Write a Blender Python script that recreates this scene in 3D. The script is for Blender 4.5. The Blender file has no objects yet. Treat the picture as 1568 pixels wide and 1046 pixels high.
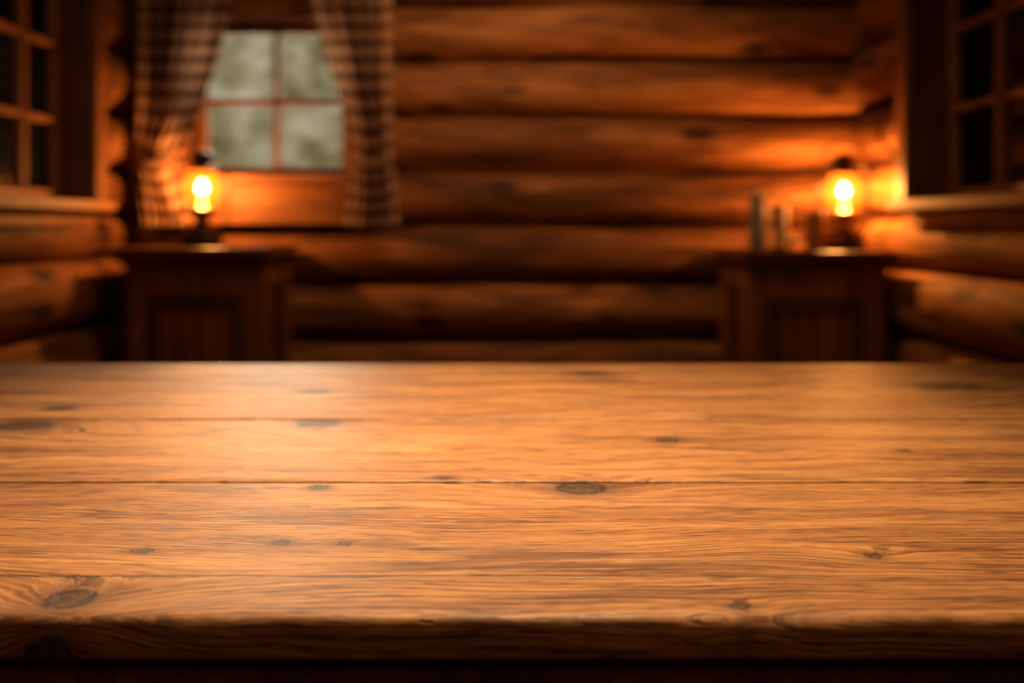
import bpy, bmesh, math, random
import numpy as np
from mathutils import Vector, Matrix, noise
random.seed(4)
scene = bpy.context.scene
COL = scene.collection

# ------------------------------------------------------------------ helpers
class NT:
    def __init__(s, tree):
        s.t = tree; s.n = tree.nodes; s.l = tree.links
    def node(s, typ, **kw):
        nd = s.n.new(typ)
        for k, v in kw.items(): setattr(nd, k, v)
        return nd
    def put(s, sock, v):
        if v is None: return
        if isinstance(v, bpy.types.NodeSocket): s.l.new(v, sock)
        else: sock.default_value = v
    def m(s, op, a, b=None, c=None, clamp=False):
        nd = s.node('ShaderNodeMath', operation=op, use_clamp=clamp)
        s.put(nd.inputs[0], a)
        if b is not None: s.put(nd.inputs[1], b)
        if c is not None: s.put(nd.inputs[2], c)
        return nd.outputs[0]
    def vm(s, op, a, b=None):
        nd = s.node('ShaderNodeVectorMath', operation=op)
        s.put(nd.inputs[0], a)
        if b is not None: s.put(nd.inputs[1], b)
        return nd.outputs['Value'] if op in ('LENGTH','DOT_PRODUCT') else nd.outputs[0]
    def comb(s, x, y, z):
        nd = s.node('ShaderNodeCombineXYZ')
        s.put(nd.inputs[0], x); s.put(nd.inputs[1], y); s.put(nd.inputs[2], z)
        return nd.outputs[0]
    def sep(s, v):
        nd = s.node('ShaderNodeSeparateXYZ'); s.put(nd.inputs[0], v)
        return nd.outputs
    def attr(s, name):
        return s.node('ShaderNodeAttribute', attribute_name=name).outputs['Fac']
    def noise(s, vec, scale=1, detail=4, rough=.5, dist=0):
        nd = s.node('ShaderNodeTexNoise')
        s.put(nd.inputs['Vector'], vec); nd.inputs['Scale'].default_value = scale
        nd.inputs['Detail'].default_value = detail; nd.inputs['Roughness'].default_value = rough
        nd.inputs['Distortion'].default_value = dist
        return nd.outputs[0]
    def rng(s, v, a, b, c=0., d=1., smooth=True):
        nd = s.node('ShaderNodeMapRange')
        if smooth: nd.interpolation_type = 'SMOOTHSTEP'
        s.put(nd.inputs[0], v)
        for i, q in enumerate((a, b, c, d)): nd.inputs[i+1].default_value = q
        return nd.outputs[0]
    def ramp(s, fac, stops):
        nd = s.node('ShaderNodeValToRGB'); s.put(nd.inputs[0], fac)
        el = nd.color_ramp.elements
        while len(el) < len(stops): el.new(.5)
        for e, (p, c) in zip(el, stops):
            e.position = p; e.color = (*c, 1)
        return nd.outputs[0]
    def mix(s, fac, a, b, blend='MIX'):
        nd = s.node('ShaderNodeMix', data_type='RGBA', blend_type=blend)
        s.put(nd.inputs[0], fac)
        s.put(nd.inputs[6], a if isinstance(a, bpy.types.NodeSocket) else (*a, 1))
        s.put(nd.inputs[7], b if isinstance(b, bpy.types.NodeSocket) else (*b, 1))
        return nd.outputs[2]

def new_mat(name):
    m = bpy.data.materials.new(name); m.use_nodes = True
    t = NT(m.node_tree)
    bsdf = m.node_tree.nodes['Principled BSDF']
    out = m.node_tree.nodes['Material Output']
    return m, t, bsdf, out

def wood_mat(name, axis, dark, mid, light, rough=.45, stretch=7., scale=1.6, spots=True, bump=0., tone=True, spec=.35):
    m, t, b, o = new_mat(name)
    tc = t.node('ShaderNodeTexCoord').outputs['Object']
    sc = [stretch]*3; sc[axis] = 1.
    v = t.vm('MULTIPLY', tc, tuple(sc))
    if tone:
        at = t.attr('tone')
        v = t.vm('ADD', v, t.comb(t.m('MULTIPLY', at, 17.), t.m('MULTIPLY', at, 31.), t.m('MULTIPLY', at, 11.)))
    n1 = t.noise(v, scale, 4, .6, .6)
    sc2 = [stretch*7]*3; sc2[axis] = 3.
    n2 = t.noise(t.vm('MULTIPLY', tc, tuple(sc2)), scale, 2, .6, 0)
    f = t.m('ADD', t.m('MULTIPLY', n1, .75), t.m('MULTIPLY', n2, .25))
    if tone: f = t.m('ADD', f, t.m('MULTIPLY', t.m('SUBTRACT', at, .5), .10))
    col = t.ramp(f, [(.32, dark), (.5, mid), (.67, light)])
    if spots:
        sc3 = [4.5]*3; sc3[axis] = 1.9
        vo = t.node('ShaderNodeTexVoronoi'); t.put(vo.inputs['Vector'], t.vm('ADD', t.vm('MULTIPLY', tc, tuple(sc3)), (3.3, 1.7, .4)))
        vo.inputs['Scale'].default_value = 1.
        k = t.rng(vo.outputs['Distance'], .08, .24, 1., 0.)
        col = t.mix(t.m('MULTIPLY', k, .9), col, tuple(c*.25 for c in dark))
    t.put(b.inputs['Base Color'], col)
    b.inputs['Roughness'].default_value = rough
    b.inputs['Specular IOR Level'].default_value = spec
    return m

def simple_mat(name, col, rough=.5, metal=0., var=.15, scale=20):
    m, t, b, o = new_mat(name)
    tc = t.node('ShaderNodeTexCoord').outputs['Object']
    n = t.noise(tc, scale, 2, .6)
    t.put(b.inputs['Base Color'], t.ramp(n, [(.3, tuple(c*(1-var*2) for c in col)), (.7, tuple(min(1, c*(1+var)) for c in col))]))
    b.inputs['Roughness'].default_value = rough; b.inputs['Metallic'].default_value = metal
    return m

def obj_from_bm(name, bm, mat, parent=None, smooth=False, bevel=0.):
    bmesh.ops.recalc_face_normals(bm, faces=bm.faces)
    me = bpy.data.meshes.new(name); bm.to_mesh(me); bm.free()
    if smooth:
        for p in me.polygons: p.use_smooth = True
    ob = bpy.data.objects.new(name, me); COL.objects.link(ob)
    if mat: me.materials.append(mat)
    if parent: ob.parent = parent
    if bevel:
        md = ob.modifiers.new('bevel', 'BEVEL'); md.width = bevel; md.segments = 2; md.limit_method = 'ANGLE'
    return ob

def add_box(bm, a, b, rot=None):
    c = [(a[i]+b[i])/2 for i in range(3)]; s = [abs(b[i]-a[i]) for i in range(3)]
    return bmesh.ops.create_cube(bm, size=1, matrix=Matrix.Translation(c) @ Matrix.Diagonal((*s, 1)))['verts']

def boxes(name, lst, mat, parent=None, bevel=.004):
    bm = bmesh.new()
    for a, b in lst: add_box(bm, a, b)
    return obj_from_bm(name, bm, mat, parent, bevel=bevel)

def empty(name, loc=(0, 0, 0)):
    e = bpy.data.objects.new(name, None); e.empty_display_size = .1; e.location = loc
    COL.objects.link(e); return e

def lathe(name, prof, mat, parent, center=(0, 0, 0), seg=40, smooth=True):
    bm = bmesh.new(); rings = []
    for r, z in prof:
        if r < 1e-5: rings.append([bm.verts.new((center[0], center[1], center[2]+z))])
        else: rings.append([bm.verts.new((center[0]+r*math.cos(2*math.pi*i/seg), center[1]+r*math.sin(2*math.pi*i/seg), center[2]+z)) for i in range(seg)])
    for A, B in zip(rings, rings[1:]):
        if len(A) == 1 and len(B) == 1: continue
        for i in range(seg):
            j = (i+1) % seg
            if len(A) == 1: bm.faces.new((A[0], B[i], B[j]))
            elif len(B) == 1: bm.faces.new((A[i], A[j], B[0]))
            else: bm.faces.new((A[i], A[j], B[j], B[i]))
    return obj_from_bm(name, bm, mat, parent, smooth=smooth)

def tube(name, pts, r, mat, parent, cyclic=False):
    cu = bpy.data.curves.new(name, 'CURVE'); cu.dimensions = '3D'; cu.bevel_depth = r; cu.bevel_resolution = 4
    sp = cu.splines.new('NURBS' if len(pts) > 3 else 'POLY'); sp.points.add(len(pts)-1)
    for p, q in zip(sp.points, pts): p.co = (*q, 1)
    sp.use_endpoint_u = True; sp.use_cyclic_u = cyclic
    cu.materials.append(mat)
    tmp = bpy.data.objects.new(name+'_c', cu); COL.objects.link(tmp)
    dg = bpy.context.evaluated_depsgraph_get()
    me = bpy.data.meshes.new_from_object(tmp.evaluated_get(dg)); me.name = name
    bpy.data.objects.remove(tmp)
    ob = bpy.data.objects.new(name, me); COL.objects.link(ob); ob.parent = parent
    for p in me.polygons: p.use_smooth = True
    return ob

# ------------------------------------------------------------------ materials
LD, LM, LL = (.048, .0155, .005), (.205, .074, .021), (.44, .185, .054)
m_log_x = wood_mat('log_wood_x', 0, LD, LM, LL, rough=.7, spec=.25)
m_log_y = wood_mat('log_wood_y', 1, LD, LM, LL, rough=.7, spec=.25)
TD, TM, TL = (.10, .032, .009), (.225, .078, .020), (.35, .13, .034)
m_trim_x = wood_mat('trim_wood_x', 0, TD, TM, TL, rough=.55, spots=False, tone=False)
m_trim_z = wood_mat('trim_wood_z', 2, TD, TM, TL, rough=.55, spots=False, tone=False)
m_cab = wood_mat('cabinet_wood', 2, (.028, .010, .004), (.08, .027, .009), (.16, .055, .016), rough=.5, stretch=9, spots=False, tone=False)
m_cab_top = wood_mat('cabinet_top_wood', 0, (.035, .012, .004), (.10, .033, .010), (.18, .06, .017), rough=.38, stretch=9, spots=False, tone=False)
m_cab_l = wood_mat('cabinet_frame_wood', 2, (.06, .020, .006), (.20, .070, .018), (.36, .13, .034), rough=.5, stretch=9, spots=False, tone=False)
m_floor = wood_mat('floor_wood', 0, (.03, .01, .004), (.10, .035, .012), (.18, .07, .022), rough=.5, tone=False)
m_ceil = wood_mat('ceiling_wood', 1, (.04, .013, .005), (.12, .04, .012), (.2, .075, .022), rough=.7, tone=False)
m_iron = simple_mat('lantern_metal', (.07, .035, .015), .4, .8)
m_brass = simple_mat('aged_brass', (.35, .17, .05), .35, .9)

# ------------------------------------------------------------------ log walls
def add_log(bm, lay, along, s0, s1, perp, z, r, seed, tone):
    N = 36; L = abs(s1-s0); M = max(4, int(L/.07)); rings = []
    for j in range(M+1):
        s = s0 + (s1-s0)*j/M
        wob = noise.noise(Vector((s*.9, seed*7.3, 0)))*.018
        wob2 = noise.noise(Vector((s*.9, seed*7.3, 9)))*.012
        ring = []
        for i in range(N):
            a = 2*math.pi*i/N
            d = Vector((s*1.6, math.cos(a)*.9, math.sin(a)*.9+seed*5))
            rr = r*(1 + .07*noise.noise(d) + .025*noise.noise(d*4))
            if j == 0 or j == M: rr *= .97
            c, q = perp+wob+rr*math.cos(a), z+wob2+rr*math.sin(a)
            co = (s, c, q) if along == 0 else (c, s, q)
            v = bm.verts.new(co); v[lay] = tone; ring.append(v)
        rings.append(ring)
    for A, B in zip(rings, rings[1:]):
        for i in range(N):
            k = (i+1) % N; bm.faces.new((A[i], A[k], B[k], B[i]))
    bm.faces.new(rings[0]); bm.faces.new(rings[-1])

def log_wall(name, along, span, perp_in, side, gaps, opening, mat):
    bm = bmesh.new(); lay = bm.verts.layers.float.new('tone')
    for i, (g0, g1) in enumerate(zip(gaps, gaps[1:])):
        r = (g1-g0)/2*.97; z = (g0+g1)/2; R = .14
        perp = perp_in + side*R + side*(r-R)*.6
        tone = random.random()
        segs = [span]
        if opening and z > opening[2] and z < opening[3]:
            segs = [(span[0], opening[0]), (opening[1], span[1])]
        for k, (a, b) in enumerate(segs):
            add_log(bm, lay, along, a, b, perp, z, r, i*1.7+k*.6+perp_in, tone)
            # packing between the courses so no daylight shows through the joints
            p0, p1 = perp_in+side*.135, perp_in+side*.19
            za, zb = g0-.03, g1+.03
            if len(segs) == 2: za, zb = max(za, opening[2]-.01), min(zb, opening[3]+.01)
            if opening and len(segs) == 1:
                if z < opening[2]: zb = min(zb, g1)
                else: za = max(za, g0)
            if along == 0: add_box(bm, (a, p0, za), (b, p1, zb))
            else: add_box(bm, (p0, a, za), (p1, b, zb))
    ob = obj_from_bm(name, bm, mat)
    for p in ob.data.polygons: p.use_smooth = len(p.vertices) == 4 and p.area < .02
    return ob

XL, XR, YB, YF = -1.82, 1.66, 4.06, -1.6
back_gaps = [-.135+.277*k for k in range(11)]
log_wall('wall_back', 0, (XL-.33, XR+.33), YB, 1, back_gaps, (-1.60, -.79, 1.25, 2.08), m_log_x)
lg = [-.03, .25, .530, .831, 1.026, 1.237, 1.507, 1.817, 2.096, 2.37, 2.64]
log_wall('wall_left', 1, (YF-.3, YB+.05), XL, -1, lg, (2.45, 3.57, 1.03, 2.09), m_log_y)
rg = [-.05, .22, .499, .80, 1.026, 1.275, 1.554, 1.858, 2.13, 2.40, 2.66]
log_wall('wall_right', 1, (YF-.3, YB+.05), XR, 1, rg, (2.35, 3.43, 1.03, 2.12), m_log_y)
log_wall('wall_front', 0, (XL-.33, XR+.33), YF, -1, back_gaps, None, m_log_x)

bm = bmesh.new()
y = YF-.3
while y < YB+.3:
    add_box(bm, (XL-.3, y, -.05), (XR+.3, y+.146, 0)); y += .15
obj_from_bm('floor', bm, m_floor, bevel=.003)
bm = bmesh.new()
x = XL-.3
while x < XR+.3:
    add_box(bm, (x, YF-.3, 2.60), (x+.196, YB+.3, 2.64)); x += .2
add_box(bm, (XL-.3, YF-.3, 2.64), (XR+.3, YB+.3, 2.67))
for yy in (-.6, 1.0, 2.6):
    add_box(bm, (XL-.1, yy-.07, 2.45), (XR+.1, yy+.07, 2.61))
obj_from_bm('ceiling', bm, m_ceil, bevel=.004)

# ------------------------------------------------------------------ windows
gm, t, b, o = new_mat('window_glass')
tr = t.node('ShaderNodeBsdfTransparent'); gl = t.node('ShaderNodeBsdfGlossy'); gl.inputs['Roughness'].default_value = .05
fr = t.node('ShaderNodeFresnel'); fr.inputs['IOR'].default_value = 1.35
nz = t.noise(t.node('ShaderNodeTexCoord').outputs['Object'], 6, 2)
t.put(tr.inputs[0], t.ramp(nz, [(.3, (.86, .86, .84)), (.7, (.97, .97, .95))]))
ms = t.node('ShaderNodeMixShader'); t.put(ms.inputs[0], fr.outputs[0]); t.l.new(tr.outputs[0], ms.inputs[1]); t.l.new(gl.outputs[0], ms.inputs[2])
t.l.new(ms.outputs[0], o.inputs[0])

def window(name, M, W, z0, z1, depth, muls_u, muls_z, cas=.07, apron=None):
    root = empty(name)
    def bx(nm, lst, mat, bev=.005):
        bm = bmesh.new()
        for a, b in lst: add_box(bm, a, b)
        bmesh.ops.transform(bm, matrix=M, verts=bm.verts)
        return obj_from_bm(nm, bm, mat, root, bevel=bev)
    bx('casing', [((-cas, -.03, z0-.02), (0, .0, z1+cas)), ((W, -.03, z0-.02), (W+cas, .0, z1+cas)),
                  ((0, -.03, z1), (W, 0, z1+cas))], m_trim_z)
    bx('jamb', [((-.025, 0, z0), (0, depth+.10, z1)), ((W, 0, z0), (W+.025, depth+.10, z1)),
                ((-.025, 0, z1), (W+.025, depth+.10, z1+.06))], m_cab)
    bx('sill', [((-cas-.02, -.06, z0-.045), (W+cas+.02, depth+.16, z0)), ((-cas, .02, z0-.11), (W+cas, depth+.12, z0-.045))], m_trim_x)
    s = .045
    bx('sash', [((0, depth, z0), (s, depth+.04, z1)), ((W-s, depth, z0), (W, depth+.04, z1)),
                ((s, depth, z0), (W-s, depth+.04, z0+s)), ((s, depth, z1-s), (W-s, depth+.04, z1))], m_trim_z)
    bx('muntins', [((u-.015, depth-.004, z0+s), (u+.015, depth+.035, z1-s)) for u in muls_u] +
       [((s, depth-.004, z-.015), (W-s, depth+.034, z+.015)) for z in muls_z], m_trim_z, .003)
    bx('glass_panes', [((s, depth+.018, z0+s), (W-s, depth+.022, z1-s))], gm, 0)
    if apron:
        bx('apron', apron, m_trim_x)
    return root
Mb = Matrix(((1, 0, 0, -1.57), (0, 1, 0, YB), (0, 0, 1, 0), (0, 0, 0, 1)))
window('window_1', Mb, .76, 1.225, 1.985, .10, [.395], [1.595], cas=.085,
       apron=[((-.04, -.02, 1.02), (.80, .03, 1.18)), ((-.07, -.045, .985), (.83, .03, 1.025))])
Ml = Matrix(((0, -1, 0, XL+.02), (-1, 0, 0, 3.56), (0, 0, 1, 0), (0, 0, 0, 1)))
window('window_2', Ml, 1.08, 1.085, 2.05, .13, [.27, .54, .81], [1.42, 1.74])
Mr = Matrix(((0, 1, 0, XR-.02), (-1, 0, 0, 3.42), (0, 0, 1, 0), (0, 0, 0, 1)))
window('window_3', Mr, 1.06, 1.085, 2.08, .15, [.36, .70], [1.45, 1.77])

# ------------------------------------------------------------------ curtains
cm, t, b, o = new_mat('gingham_cloth')
uv = t.node('ShaderNodeUVMap', uv_map='UVMap').outputs[0]
su = t.sep(uv)
def stripe(c, p, w):
    f = t.m('FRACT', t.m('DIVIDE', c, p))
    return t.rng(t.m('ABSOLUTE', t.m('SUBTRACT', f, .5)), w-.03, w+.03, 1, 0)
a1 = stripe(su[0], .105, .25); a2 = stripe(su[1], .078, .25)
w = t.m('MULTIPLY', t.m('ADD', a1, a2), .5)
cc = t.ramp(w, [(0, (.58, .36, .24)), (.5, (.27, .135, .085)), (1, (.075, .030, .019))])
t.put(b.inputs['Base Color'], cc); b.inputs['Roughness'].default_value = .95
b.inputs['Specular IOR Level'].default_value = .1
tl = t.node('ShaderNodeBsdfTranslucent'); t.put(tl.inputs[0], cc)
ms = t.node('ShaderNodeMixShader'); ms.inputs[0].default_value = .35
t.l.new(b.outputs[0], ms.inputs[1]); t.l.new(tl.outputs[0], ms.inputs[2]); t.l.new(ms.outputs[0], o.inputs[0])

def interp(keys, z):
    keys = sorted(keys)
    if z <= keys[0][0]: return keys[0][1]
    for (z0, v0), (z1, v1) in zip(keys, keys[1:]):
        if z <= z1: return v0+(v1-v0)*(z-z0)/(z1-z0)
    return keys[-1][1]

def curtain(root, kl, kr, ztie, folds, cloth_w, seed):
    bm = bmesh.new(); uvl = bm.loops.layers.uv.new('UVMap')
    NU, NV = 150, 90; z0, z1 = .985, 2.12; G = []
    for j in range(NV+1):
        z = z0+(z1-z0)*j/NV
        xl = sum(interp(kl, z+d) for d in (-.04, 0, .04))/3; xr = sum(interp(kr, z+d) for d in (-.04, 0, .04))/3; wd = xr-xl
        row = []
        for i in range(NU+1):
            u = i/NU; ph = u*folds*2*math.pi + .9*noise.noise(Vector((u*3, z*1.5, seed)))*2
            amp = .036 + .014*noise.noise(Vector((u*4, z*2, seed+3)))
            amp *= (1.0 - .35*math.exp(-((z-ztie)/.1)**2))
            x = xl+wd*u + .010*math.sin(ph*1.0+1.2)
            yv = 3.910+amp*math.sin(ph) - .03*math.exp(-((z-ztie)/.16)**2)*math.sin(math.pi*u)
            zz = z + (.012*math.sin(ph+.5) if j == 0 else 0)
            row.append(bm.verts.new((x, yv, zz)))
        G.append(row)
    for j in range(NV):
        for i in range(NU):
            f = bm.faces.new((G[j][i], G[j][i+1], G[j+1][i+1], G[j+1][i]))
            for lp, (a, c) in zip(f.loops, ((i, j), (i+1, j), (i+1, j+1), (i, j+1))):
                zz = z0+(z1-z0)*c/NV
                lp[uvl].uv = (a/NU*cloth_w, zz + .05*math.sin(a/NU*3.1)*math.exp(-((zz-ztie)/.25)**2))
    obj_from_bm('cloth', bm, cm, root, smooth=True)
    xl, xr = interp(kl, ztie), interp(kr, ztie)
    bm = bmesh.new(); n = 40; rr = []
    for k in range(n):
        a = 2*math.pi*k/n
        x, yv = (xl+xr)/2+((xr-xl)/2+.012)*math.cos(a), 3.895+.058*math.sin(a)
        dz = .02*math.cos(a)
        rr.append([bm.verts.new((x, yv, ztie-.018+dz)), bm.verts.new((x, yv, ztie+.018+dz))])
    for k in range(n):
        q = (k+1) % n; bm.faces.new((rr[k][0], rr[q][0], rr[q][1], rr[k][1]))
    obj_from_bm('tieback', bm, m_tie, root, smooth=True)
m_tie = simple_mat('tieback_cloth', (.20, .09, .05), .9)
c1 = empty('window_curtain')
curtain(c1, [(.985, -1.74), (1.3, -1.765), (2.1, -1.785)],
        [(.985, -1.50), (1.234, -1.575), (1.275, -1.59), (1.424, -1.508), (1.577, -1.435), (1.73, -1.380), (1.883, -1.345), (2.04, -1.31)], 1.26, 6, .80, 1.)
c2 = empty('window_curtain.001')
curtain(c2, [(.985, -.80), (1.234, -.765), (1.30, -.758), (1.424, -.767), (1.577, -.820), (1.73, -.872), (1.883, -.925), (2.04, -.975)],
        [(.985, -.53), (1.3, -.57), (2.1, -.575)], 1.26, 5, .65, 5.)
rod = empty('curtain_rod')
tube('pole', [(-1.80, 3.985, 2.15), (-.50, 3.985, 2.15)], .012, m_iron, rod)
lathe('finial', [(0, 0), (.02, .01), (.024, .03), (.012, .045), (0, .05)], m_iron, rod, (-.50, 3.985, 2.125))
boxes('brackets', [((-1.72, 3.98, 2.14), (-1.70, 4.1, 2.16)), ((-.56, 3.98, 2.14), (-.54, 4.1, 2.16))], m_iron, rod, .002)

# ------------------------------------------------------------------ cabinets
def cabinet(name, x0, x1, y0, y1, h, seed):
    root = empty(name)
    T = .05; hb = h-T
    boxes('top', [((x0-.045, y0-.045, hb), (x1+.045, y1, h))], m_cab_top, root, .010)
    boxes('cornice', [((x0-.02, y0-.02, hb-.03), (x1+.02, y1, hb))], m_cab_top, root, .008)
    s = .085
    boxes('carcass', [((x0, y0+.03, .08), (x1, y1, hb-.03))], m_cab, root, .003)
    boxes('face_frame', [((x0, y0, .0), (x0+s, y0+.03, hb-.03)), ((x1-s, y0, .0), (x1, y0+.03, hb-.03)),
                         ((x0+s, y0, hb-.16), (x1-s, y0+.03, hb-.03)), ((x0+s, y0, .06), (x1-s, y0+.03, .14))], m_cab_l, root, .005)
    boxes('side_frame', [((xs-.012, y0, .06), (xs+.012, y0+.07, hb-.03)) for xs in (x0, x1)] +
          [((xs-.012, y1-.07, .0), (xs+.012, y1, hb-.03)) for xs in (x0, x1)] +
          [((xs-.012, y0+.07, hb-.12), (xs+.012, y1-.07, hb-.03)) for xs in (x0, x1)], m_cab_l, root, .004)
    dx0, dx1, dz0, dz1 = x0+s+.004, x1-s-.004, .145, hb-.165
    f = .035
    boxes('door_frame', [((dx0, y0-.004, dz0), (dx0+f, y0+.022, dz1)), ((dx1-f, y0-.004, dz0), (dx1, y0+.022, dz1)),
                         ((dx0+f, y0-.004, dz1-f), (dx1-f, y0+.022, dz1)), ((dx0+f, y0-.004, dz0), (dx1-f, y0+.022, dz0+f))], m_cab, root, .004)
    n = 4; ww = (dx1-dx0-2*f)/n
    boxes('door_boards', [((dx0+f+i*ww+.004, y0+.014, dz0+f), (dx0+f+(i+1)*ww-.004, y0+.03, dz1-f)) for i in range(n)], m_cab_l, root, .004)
    bm = bmesh.new(); bmesh.ops.create_uvsphere(bm, u_segments=20, v_segments=12, radius=.014)
    bmesh.ops.translate(bm, verts=bm.verts, vec=(dx1-f/2, y0-.018, .30)); obj_from_bm('knob', bm, m_brass, root, smooth=True)
    return root
cabinet('wooden_cabinet', -1.665, -1.08, 3.60, 4.03, .885, 1)
cabinet('wooden_cabinet.001', 1.02, 1.60, 3.58, 4.03, .87, 2)

# ------------------------------------------------------------------ lanterns
lgm, t, b, o = new_mat('lantern_glass')
tr = t.node('ShaderNodeBsdfTransparent'); tr.inputs[0].default_value = (1, .86, .62, 1)
tl = t.node('ShaderNodeBsdfTranslucent')
nz = t.noise(t.node('ShaderNodeTexCoord').outputs['Object'], 25, 2)
t.put(tl.inputs[0], t.ramp(nz, [(.3, (.9, .30, .045)), (.7, (1, .36, .06))]))
m1 = t.node('ShaderNodeMixShader'); m1.inputs[0].default_value = .045
t.l.new(tr.outputs[0], m1.inputs[1]); t.l.new(tl.outputs[0], m1.inputs[2]); t.l.new(m1.outputs[0], o.inputs[0])
# a flame is luminous gas: it glows and does not block light
fm, t, b, o = new_mat('flame')
em = t.node('ShaderNodeEmission'); tr = t.node('ShaderNodeBsdfTransparent'); ad = t.node('ShaderNodeAddShader')
gr = t.sep(t.node('ShaderNodeTexCoord').outputs['Generated'])[2]
t.put(em.inputs[0], t.ramp(gr, [(0, (1, .45, .10)), (.5, (1, .62, .24)), (1, (1, .42, .08))]))
em.inputs[1].default_value = 80
t.l.new(em.outputs[0], ad.inputs[0]); t.l.new(tr.outputs[0], ad.inputs[1]); t.l.new(ad.outputs[0], o.inputs[0])

def lantern(name, x, y, z, power, fz=.27):
    root = empty(name, (x, y, z))
    lathe('tank', [(0, 0), (.078, 0), (.088, .006), (.090, .02), (.088, .06), (.078, .078), (.05, .09), (.03, .098), (0, .1)], m_iron, root)
    lathe('burner', [(.03, .095), (.034, .11), (.034, .13), (.05, .142), (.066, .15), (.066, .165), (.05, .172), (.02, .19), (.012, .215), (0, .216)], m_brass, root)
    lathe('globe', [(.044, .168), (.056, .19), (.070, .225), (.075, .26), (.070, .30), (.056, .335), (.046, .352)], lgm, root)
    lathe('cap', [(.056, .345), (.060, .352), (.046, .366), (.04, .375), (.042, .395), (.058, .402), (.060, .408), (.03, .425), (.01, .432), (0, .432)], m_iron, root)
    for sx in (-1, 1):
        tube('side_tube_%d' % (1 if sx < 0 else 2), [(sx*.07, 0, .07), (sx*.105, 0, .08), (sx*.112, 0, .14), (sx*.112, 0, .22), (sx*.110, 0, .31), (sx*.10, 0, .375), (sx*.06, 0, .39), (sx*.035, 0, .388)], .0065, m_iron, root)
    tube('wire_guard_1', [(0, -.082, .17), (0, -.088, .25), (0, -.07, .345)], .002, m_iron, root)
    tube('bail_handle', [(.112*math.cos(a), .03*math.sin(a), .33+.16*math.sin(a)) for a in [math.pi*i/14 for i in range(15)]], .0028, m_iron, root)
    lathe('flame', [(0, 0), (.010, .006), (.016, .02), (.015, .035), (.009, .052), (0, .070)], fm, root, (0, 0, fz-.035))
    ld = bpy.data.lights.new(name+'_light', 'POINT'); ld.energy = power; ld.color = (1, .42, .11); ld.shadow_soft_size = .02
    lo = bpy.data.objects.new('flame_light', ld); COL.objects.link(lo); lo.parent = root; lo.location = (0, 0, fz)
    return root
lantern('oil_lantern', -1.40, 3.76, .885, 18)
lantern('oil_lantern.001', 1.50, 3.76, .87, 25)

# ------------------------------------------------------------------ things on the right cabinet
m_wax = simple_mat('candle_wax', (.45, .29, .16), .6)
m_glassj = simple_mat('smoky_ceramic', (.20, .165, .14), .4)
m_amber = simple_mat('amber_ceramic', (.5, .20, .05), .4)
m_wick = simple_mat('wick', (.02, .02, .02), .9)
cz = .87
r1 = empty('storage_jar', (1.125, 3.80, cz))
lathe('body', [(0, 0), (.038, 0), (.043, .006), (.044, .05), (.044, .17), (.040, .195), (.032, .208), (.032, .215), (0, .215)], m_glassj, r1)
lathe('lid', [(.038, .213), (.040, .218), (.040, .235), (.034, .243), (.012, .246), (.010, .255), (.014, .264), (.008, .272), (0, .273)], m_glassj, r1)
r2 = empty('pillar_candle', (1.195, 3.70, cz))
lathe('dish', [(0, 0), (.036, 0), (.044, .012), (.046, .016), (.042, .016), (.034, .007), (0, .007)], m_brass, r2)
lathe('wax', [(0, .007), (.029, .007), (.030, .02), (.029, .12), (.030, .19), (.027, .197), (.022, .192), (0, .189)], m_wax, r2)
lathe('wick', [(.0016, .188), (.0016, .205), (0, .206)], m_wick, r2, seg=8)
r4 = empty('ceramic_bowl', (1.262, 3.80, cz))
lathe('bowl', [(0, 0), (.022, 0), (.024, .006), (.038, .03), (.042, .06), (.039, .06), (.034, .032), (.018, .012), (0, .01)], m_glassj, r4)
r3 = empty('ceramic_mug', (1.325, 3.645, cz))
lathe('cup', [(0, 0), (.034, 0), (.040, .008), (.045, .06), (.043, .12), (.040, .155), (.042, .17), (.038, .17), (.037, .155), (.040, .12), (.041, .06), (.034, .012), (0, .010)], m_amber, r3)
tube('handle', [(-.030, -.025, .14), (-.045, -.040, .145), (-.053, -.048, .115), (-.052, -.047, .07), (-.045, -.038, .045), (-.030, -.027, .05)], .006, m_amber, r3)

# ------------------------------------------------------------------ table
# knots: x, y, radius, stretch, warp
KN = [(-.272, .512, .0115, 1.15, 1.8), (.061, .728, .014, 1.35, 2.8), (-.167, .604, .0045, 1.2, 1.4), (-.121, .602, .0032, 1.4, 1.2),
      (.251, .579, .0045, 1.3, 1.6), (.138, .503, .0040, 1.2, 1.6), (.167, .891, .0080, 1.3, 1.2), (-.225, .966, .013, 1.6, 2.2),
      (-.56, .957, .018, 1.5, 2.2), (-.567, 1.045, .009, 1.8, 1.6), (-.062, .757, .0048, 2., 1.6), (-.169, .730, .0055, 1.5, 1.6),
      (.122, 1.29, .013, 1.7, 1.4), (.625, 1.19, .018, 2.2, 1.6), (-.274, 1.15, .011, 1.7, 1.4), (-.262, .588, .0035, 2.0, 1.2),
      (.40, .85, .0035, 1.6, 1.), (.52, .62, .004, 1.6, 1.4)]
def knot_fields(x, y):
    jx = .0011*np.sin(x*310+np.sin(y*270)*2)+.0009*np.sin(y*640+x*150); jy = .0008*np.sin(x*420+y*190)+.0006*np.sin(x*900+1.3)
    X, Y = x+jx*.8, y+jy*.8
    warp = np.zeros_like(x); mind = np.full_like(x, 30.)
    for kx, ky, r, st, A in KN:
        d = np.sqrt(((X-kx)/(r*st))**2+((Y-ky)/r)**2)
        d2 = ((X-kx-r*st*.9)/(r*st*2.6))**2+((Y-ky)/(r*1.5))**2
        sg = (1 if ky < .75 else -1)
        warp += A*r*np.exp(-.35*d2)*sg + A*r*.5*np.exp(-.8*d*d)*sg
        mind = np.minimum(mind, d)
    return warp, mind

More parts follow.
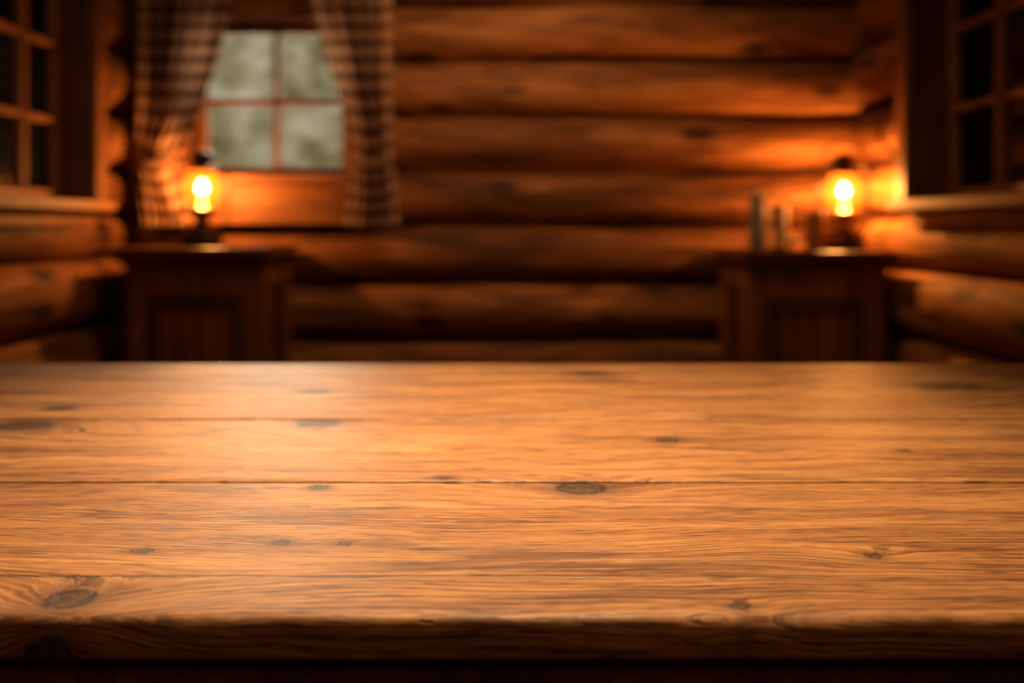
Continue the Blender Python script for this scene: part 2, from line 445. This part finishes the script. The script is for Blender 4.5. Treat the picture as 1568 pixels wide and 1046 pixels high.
tm, t, b, o = new_mat('table_wood')
tc = t.node('ShaderNodeTexCoord').outputs['Object']
sx = t.sep(tc)
seed = t.attr('tone'); warp = t.attr('warp'); mind = t.attr('knot')
X = sx[0]; V = t.m('SUBTRACT', sx[1], t.m('SUBTRACT', sx[2], .75))
sd = t.m('MULTIPLY', seed, 13.)
low = t.noise(t.comb(t.m('MULTIPLY', X, 2.), t.m('MULTIPLY', V, 6.), seed), 1.3, 2, .5)
G = t.m('ADD', t.m('ADD', V, warp), t.m('MULTIPLY', low, .07))
nA = t.noise(t.comb(t.m('MULTIPLY', X, 2.0), t.m('MULTIPLY', G, 20.), sd), 1.5, 4, .62, .25)
nB = t.noise(t.comb(t.m('MULTIPLY', X, 5.), t.m('MULTIPLY', G, 230.), sd), 1.2, 3, .65)
nC = t.noise(t.comb(t.m('MULTIPLY', X, 60.), t.m('MULTIPLY', G, 800.), sd), 1., 2, .6)
rings = t.m('SINE', t.m('ADD', t.m('MULTIPLY', G, 1250.), t.m('MULTIPLY', nA, 12.)))
rmask = t.rng(nA, .40, .58, 1, .2)
f = t.m('ADD', t.m('MULTIPLY', nA, .36), t.m('MULTIPLY', nB, .38))
f = t.m('ADD', f, t.m('MULTIPLY', nC, .26))
f = t.m('ADD', f, t.m('MULTIPLY', t.m('MULTIPLY', rings, rmask), .042))
col = t.ramp(f, [(.375, (.078, .027, .009)), (.45, (.20, .079, .024)), (.53, (.325, .142, .045)), (.64, (.46, .225, .082))])
bl = t.noise(t.comb(t.m('MULTIPLY', X, 4.), t.m('MULTIPLY', G, 26.), t.m('ADD', sd, 4.)), 1.2, 4, .7, .5)
col = t.mix(t.m('MULTIPLY', t.rng(bl, .52, .66), .72), col, (.085, .031, .012))
# thin dark growth lines following the grain
nD = t.noise(t.comb(t.m('MULTIPLY', X, 1.6), t.m('MULTIPLY', G, 75.), t.m('ADD', sd, 21.)), 1., 2, .5)
ln = t.rng(t.m('ABSOLUTE', t.m('SUBTRACT', nD, .5)), .0, .016, 1, 0)
col = t.mix(t.m('MULTIPLY', t.m('MULTIPLY', ln, t.rng(nC, .35, .55)), .5), col, (.055, .019, .007))
fk = t.noise(t.comb(t.m('MULTIPLY', X, 20.), t.m('MULTIPLY', G, 260.), t.m('ADD', sd, 9.)), 1.3, 2, .6)
fl = t.rng(fk, .59, .66)
col = t.mix(t.m('MULTIPLY', fl, .72), col, (.035, .012, .005))
halo = t.rng(mind, 1., 3.2, .62, 0)
col = t.mix(halo, col, (.08, .027, .009))
core = t.rng(mind, .85, 1.08, .92, 0)
kn = t.noise(t.vm('MULTIPLY', tc, (200, 300, 1)), 1, 3)
col = t.mix(core, col, t.ramp(kn, [(.35, (.012, .005, .0025)), (.65, (.085, .032, .011))]))
q = t.m('DIVIDE', t.m('SUBTRACT', mind, 1.05), .17)
edge = t.m('MULTIPLY', t.m('EXPONENT', t.m('MULTIPLY', t.m('MULTIPLY', q, q), -1.)), t.rng(kn, .28, .5))
col = t.mix(t.m('MULTIPLY', edge, .95), col, (.005, .002, .001))
# long drying crack in the front plank
cw = t.noise(t.comb(t.m('MULTIPLY', X, 6.), 0., 0.), 1, 2)
cy = t.m('ADD', .5435, t.m('MULTIPLY', cw, .005))
cdist = t.m('ABSOLUTE', t.m('SUBTRACT', V, cy))
cmask = t.m('MULTIPLY', t.rng(cdist, .0005, .0013, 1, 0), t.rng(t.noise(t.comb(t.m('MULTIPLY', X, 7.), 3., 0.), 1, 3), .32, .46))
cmask = t.m('MULTIPLY', cmask, t.rng(X, .05, .30, 1, .3))
col = t.mix(t.m('MULTIPLY', cmask, .95), col, (.012, .005, .002))
t.put(b.inputs['Base Color'], col)
t.put(b.inputs['Roughness'], t.m('ADD', .40, t.m('MULTIPLY', nB, .25)))
b.inputs['Specular IOR Level'].default_value = .36
hgt = t.m('SUBTRACT', t.m('ADD', t.m('MULTIPLY', nB, .6), t.m('MULTIPLY', nC, .4)), t.m('MULTIPLY', fl, .35))
bp = t.node('ShaderNodeBump'); bp.inputs['Strength'].default_value = .5; bp.inputs['Distance'].default_value = .002
t.put(bp.inputs['Height'], hgt); t.put(b.inputs['Normal'], bp.outputs[0])

table = empty('wooden_table')
TX0, TX1 = -1.15, 1.15
def plank(name, y0, y1, tone, thick=.0265, worn_front=False, gapf=.0012, gapb=.0012):
    xs = np.concatenate([np.linspace(TX0, -.70, 60, endpoint=False), np.arange(-.70, .70, .0017), np.linspace(.70, TX1, 60)])
    step = .0013 if y0 < .7 else (.0018 if y0 < .9 else .003)
    NI = int((y1-y0-.03)/step); rows = []
    for x in xs:
        def nz(s, k): return noise.noise(Vector((x*s, k+tone*9, 0)))
        if worn_front:
            chip = max(0, noise.noise(Vector((x*9, 2.2, 0)))-.12)*.006 + .0012*abs(nz(45, 1)) + .0006*abs(nz(140, 6))
            wob = .0022*nz(4, 3)+.0008*nz(25, 5)
            fr = [(y0+.0035+wob*.5, .75-thick), (y0+wob*.6, .75-thick+.003), (y0+.0003+wob*.7, .75-.008), (y0+.0008+chip*.5+wob, .75-.0032-chip*.4),
                  (y0+.0022+chip*1.0+wob, .75-.0010-chip*.25), (y0+.0048+chip*1.6+wob, .75-.0002), (y0+.0085+chip*1.8+wob, .75)]
        else:
            e = gapf+.0006*abs(nz(10, 2))
            fr = [(y0+e, .75-thick), (y0+e, .75-.002), (y0+e+.0002, .75-.0004), (y0+e+.0006, .75)]
        e = gapb+.0006*abs(nz(10, 4))
        bk = [(y1-e-.0008, .75), (y1-e-.0002, .75-.0005), (y1-e, .75-.002), (y1-e, .75-thick)]
        mid = np.linspace(y0+.014, y1-.005, NI)
        P = np.array(fr+[(yy, .75) for yy in mid]+bk)
        rows.append(np.column_stack([np.full(len(P), x), P]))
    A = np.array(rows); nx, n, _ = A.shape; V3 = A.reshape(-1, 3)
    idx = np.arange(nx*n).reshape(nx, n)
    nxt = np.roll(idx, -1, axis=1)
    F = np.stack([idx[:-1], idx[1:], nxt[1:], nxt[:-1]], axis=-1).reshape(-1, 4)
    me = bpy.data.meshes.new(name)
    me.vertices.add(len(V3)); me.vertices.foreach_set('co', V3.astype(np.float32).ravel())
    nf = len(F); caps = [idx[0][::-1], idx[-1]]
    loops = np.concatenate([F.ravel(), caps[0], caps[1]]).astype(np.int32)
    starts = np.concatenate([np.arange(nf)*4, [nf*4, nf*4+n]]).astype(np.int32)
    me.loops.add(len(loops)); me.loops.foreach_set('vertex_index', loops)
    me.polygons.add(nf+2); me.polygons.foreach_set('loop_start', starts)
    me.update(calc_edges=True); me.validate()
    kw, kd = knot_fields(V3[:, 0], V3[:, 1]-(V3[:, 2]-.75))
    for nm, arr in (('tone', np.full(len(V3), tone)), ('warp', kw), ('knot', kd)):
        at = me.attributes.new(nm, 'FLOAT', 'POINT'); at.data.foreach_set('value', arr.astype(np.float32))
    me.materials.append(tm)
    ob = bpy.data.objects.new(name, me); COL.objects.link(ob); ob.parent = table
    ctr = me.polygons[n//2]
    if ctr.normal.z < 0: me.flip_normals()
    return ob
plank('plank_1', .488, .745, .13, worn_front=True, gapb=.0022)
plank('plank_2', .745, .984, .47, gapf=.0020, gapb=.0024)
plank('plank_3', .984, 1.387, .82, gapf=.0022)
boxes('apron', [((TX0+.06, .512, .62), (TX1-.06, .537, .7232)), ((TX0+.06, 1.335, .62), (TX1-.06, 1.36, .7232)),
                ((TX0+.06, .537, .62), (TX0+.085, 1.335, .7232)), ((TX1-.085, .537, .62), (TX1-.06, 1.335, .7232))], m_cab, table, .002)
boxes('under_battens', [((x-.03, .537, .70), (x+.03, 1.335, .7232)) for x in (-.7, 0, .7)], m_cab, table, .002)
boxes('legs', [((x-.04, y-.04, 0), (x+.04, y+.04, .7232)) for x in (TX0+.09, TX1-.09) for y in (.56, 1.31)], m_cab, table, .006)

# ------------------------------------------------------------------ outdoors (world)
wd = bpy.data.worlds.new('World'); scene.world = wd; wd.use_nodes = True
t = NT(wd.node_tree); bg = wd.node_tree.nodes['Background']
g = t.node('ShaderNodeTexCoord').outputs['Generated']
s = t.sep(g)
n1 = t.noise(g, 30, 4, .6)
c = t.ramp(t.m('ADD', t.m('MULTIPLY', n1, .85), t.m('MULTIPLY', s[2], .55)), [(.40, (.17, .145, .065)), (.51, (.33, .28, .16)), (.62, (.52, .46, .33)), (.74, (.72, .66, .54))])
t.put(bg.inputs[0], c)
fwd = t.rng(s[1], .82, .95, .12, 1.)
lft = t.rng(s[0], -.3, -.5, .0, .8)
t.put(bg.inputs[1], t.m('MAXIMUM', fwd, lft))

# ------------------------------------------------------------------ lights
def area(name, loc, target, size, energy, col, spread=180, sy=None):
    ld = bpy.data.lights.new(name, 'AREA'); ld.energy = energy; ld.color = col; ld.size = size
    if sy: ld.shape = 'RECTANGLE'; ld.size_y = sy
    ld.spread = math.radians(spread)
    ob = bpy.data.objects.new(name, ld); COL.objects.link(ob); ob.location = loc
    ob.rotation_euler = (Vector(target)-Vector(loc)).to_track_quat('-Z', 'Y').to_euler(); return ob
area('overhead_fill_table', (-.05, 1.0, 2.35), (-.05, .90, .75), .25, 11, (1, .70, .40), 60)  # added unseen area light for the tabletop and its falloff, no lamp hangs here
area('warm_fill_room', (0, 2.95, 2.42), (-.05, 4.1, .8), .6, 9.5, (1, .55, .25), 150)  # added warm fill for the back wall logs, no fixture on the ceiling
area('rear_fill_behind_camera', (0, -1.1, 2.30), (0, 1.9, 1.2), .7, 5, (1, .58, .28), 150)  # added soft fill from behind the camera, lifts the table's front face
area('daylight_through_window', (-1.19, 4.6, 1.75), (-.45, .75, .75), .8, 9, (1, .82, .58), 70)

# ------------------------------------------------------------------ camera
cd = bpy.data.cameras.new('camera'); cam = bpy.data.objects.new('camera', cd); COL.objects.link(cam)
cam.location = (0, 0, .98); cam.rotation_euler = (math.radians(90), 0, 0)
cd.sensor_width = 36; cd.lens = 1300/1600*36; cd.shift_y = -181.5/1600; cd.clip_start = .02
cd.dof.use_dof = True; cd.dof.focus_distance = .62; cd.dof.aperture_fstop = 3.1; cd.dof.aperture_ratio = .72
scene.camera = cam
scene.view_settings.view_transform = 'Standard'
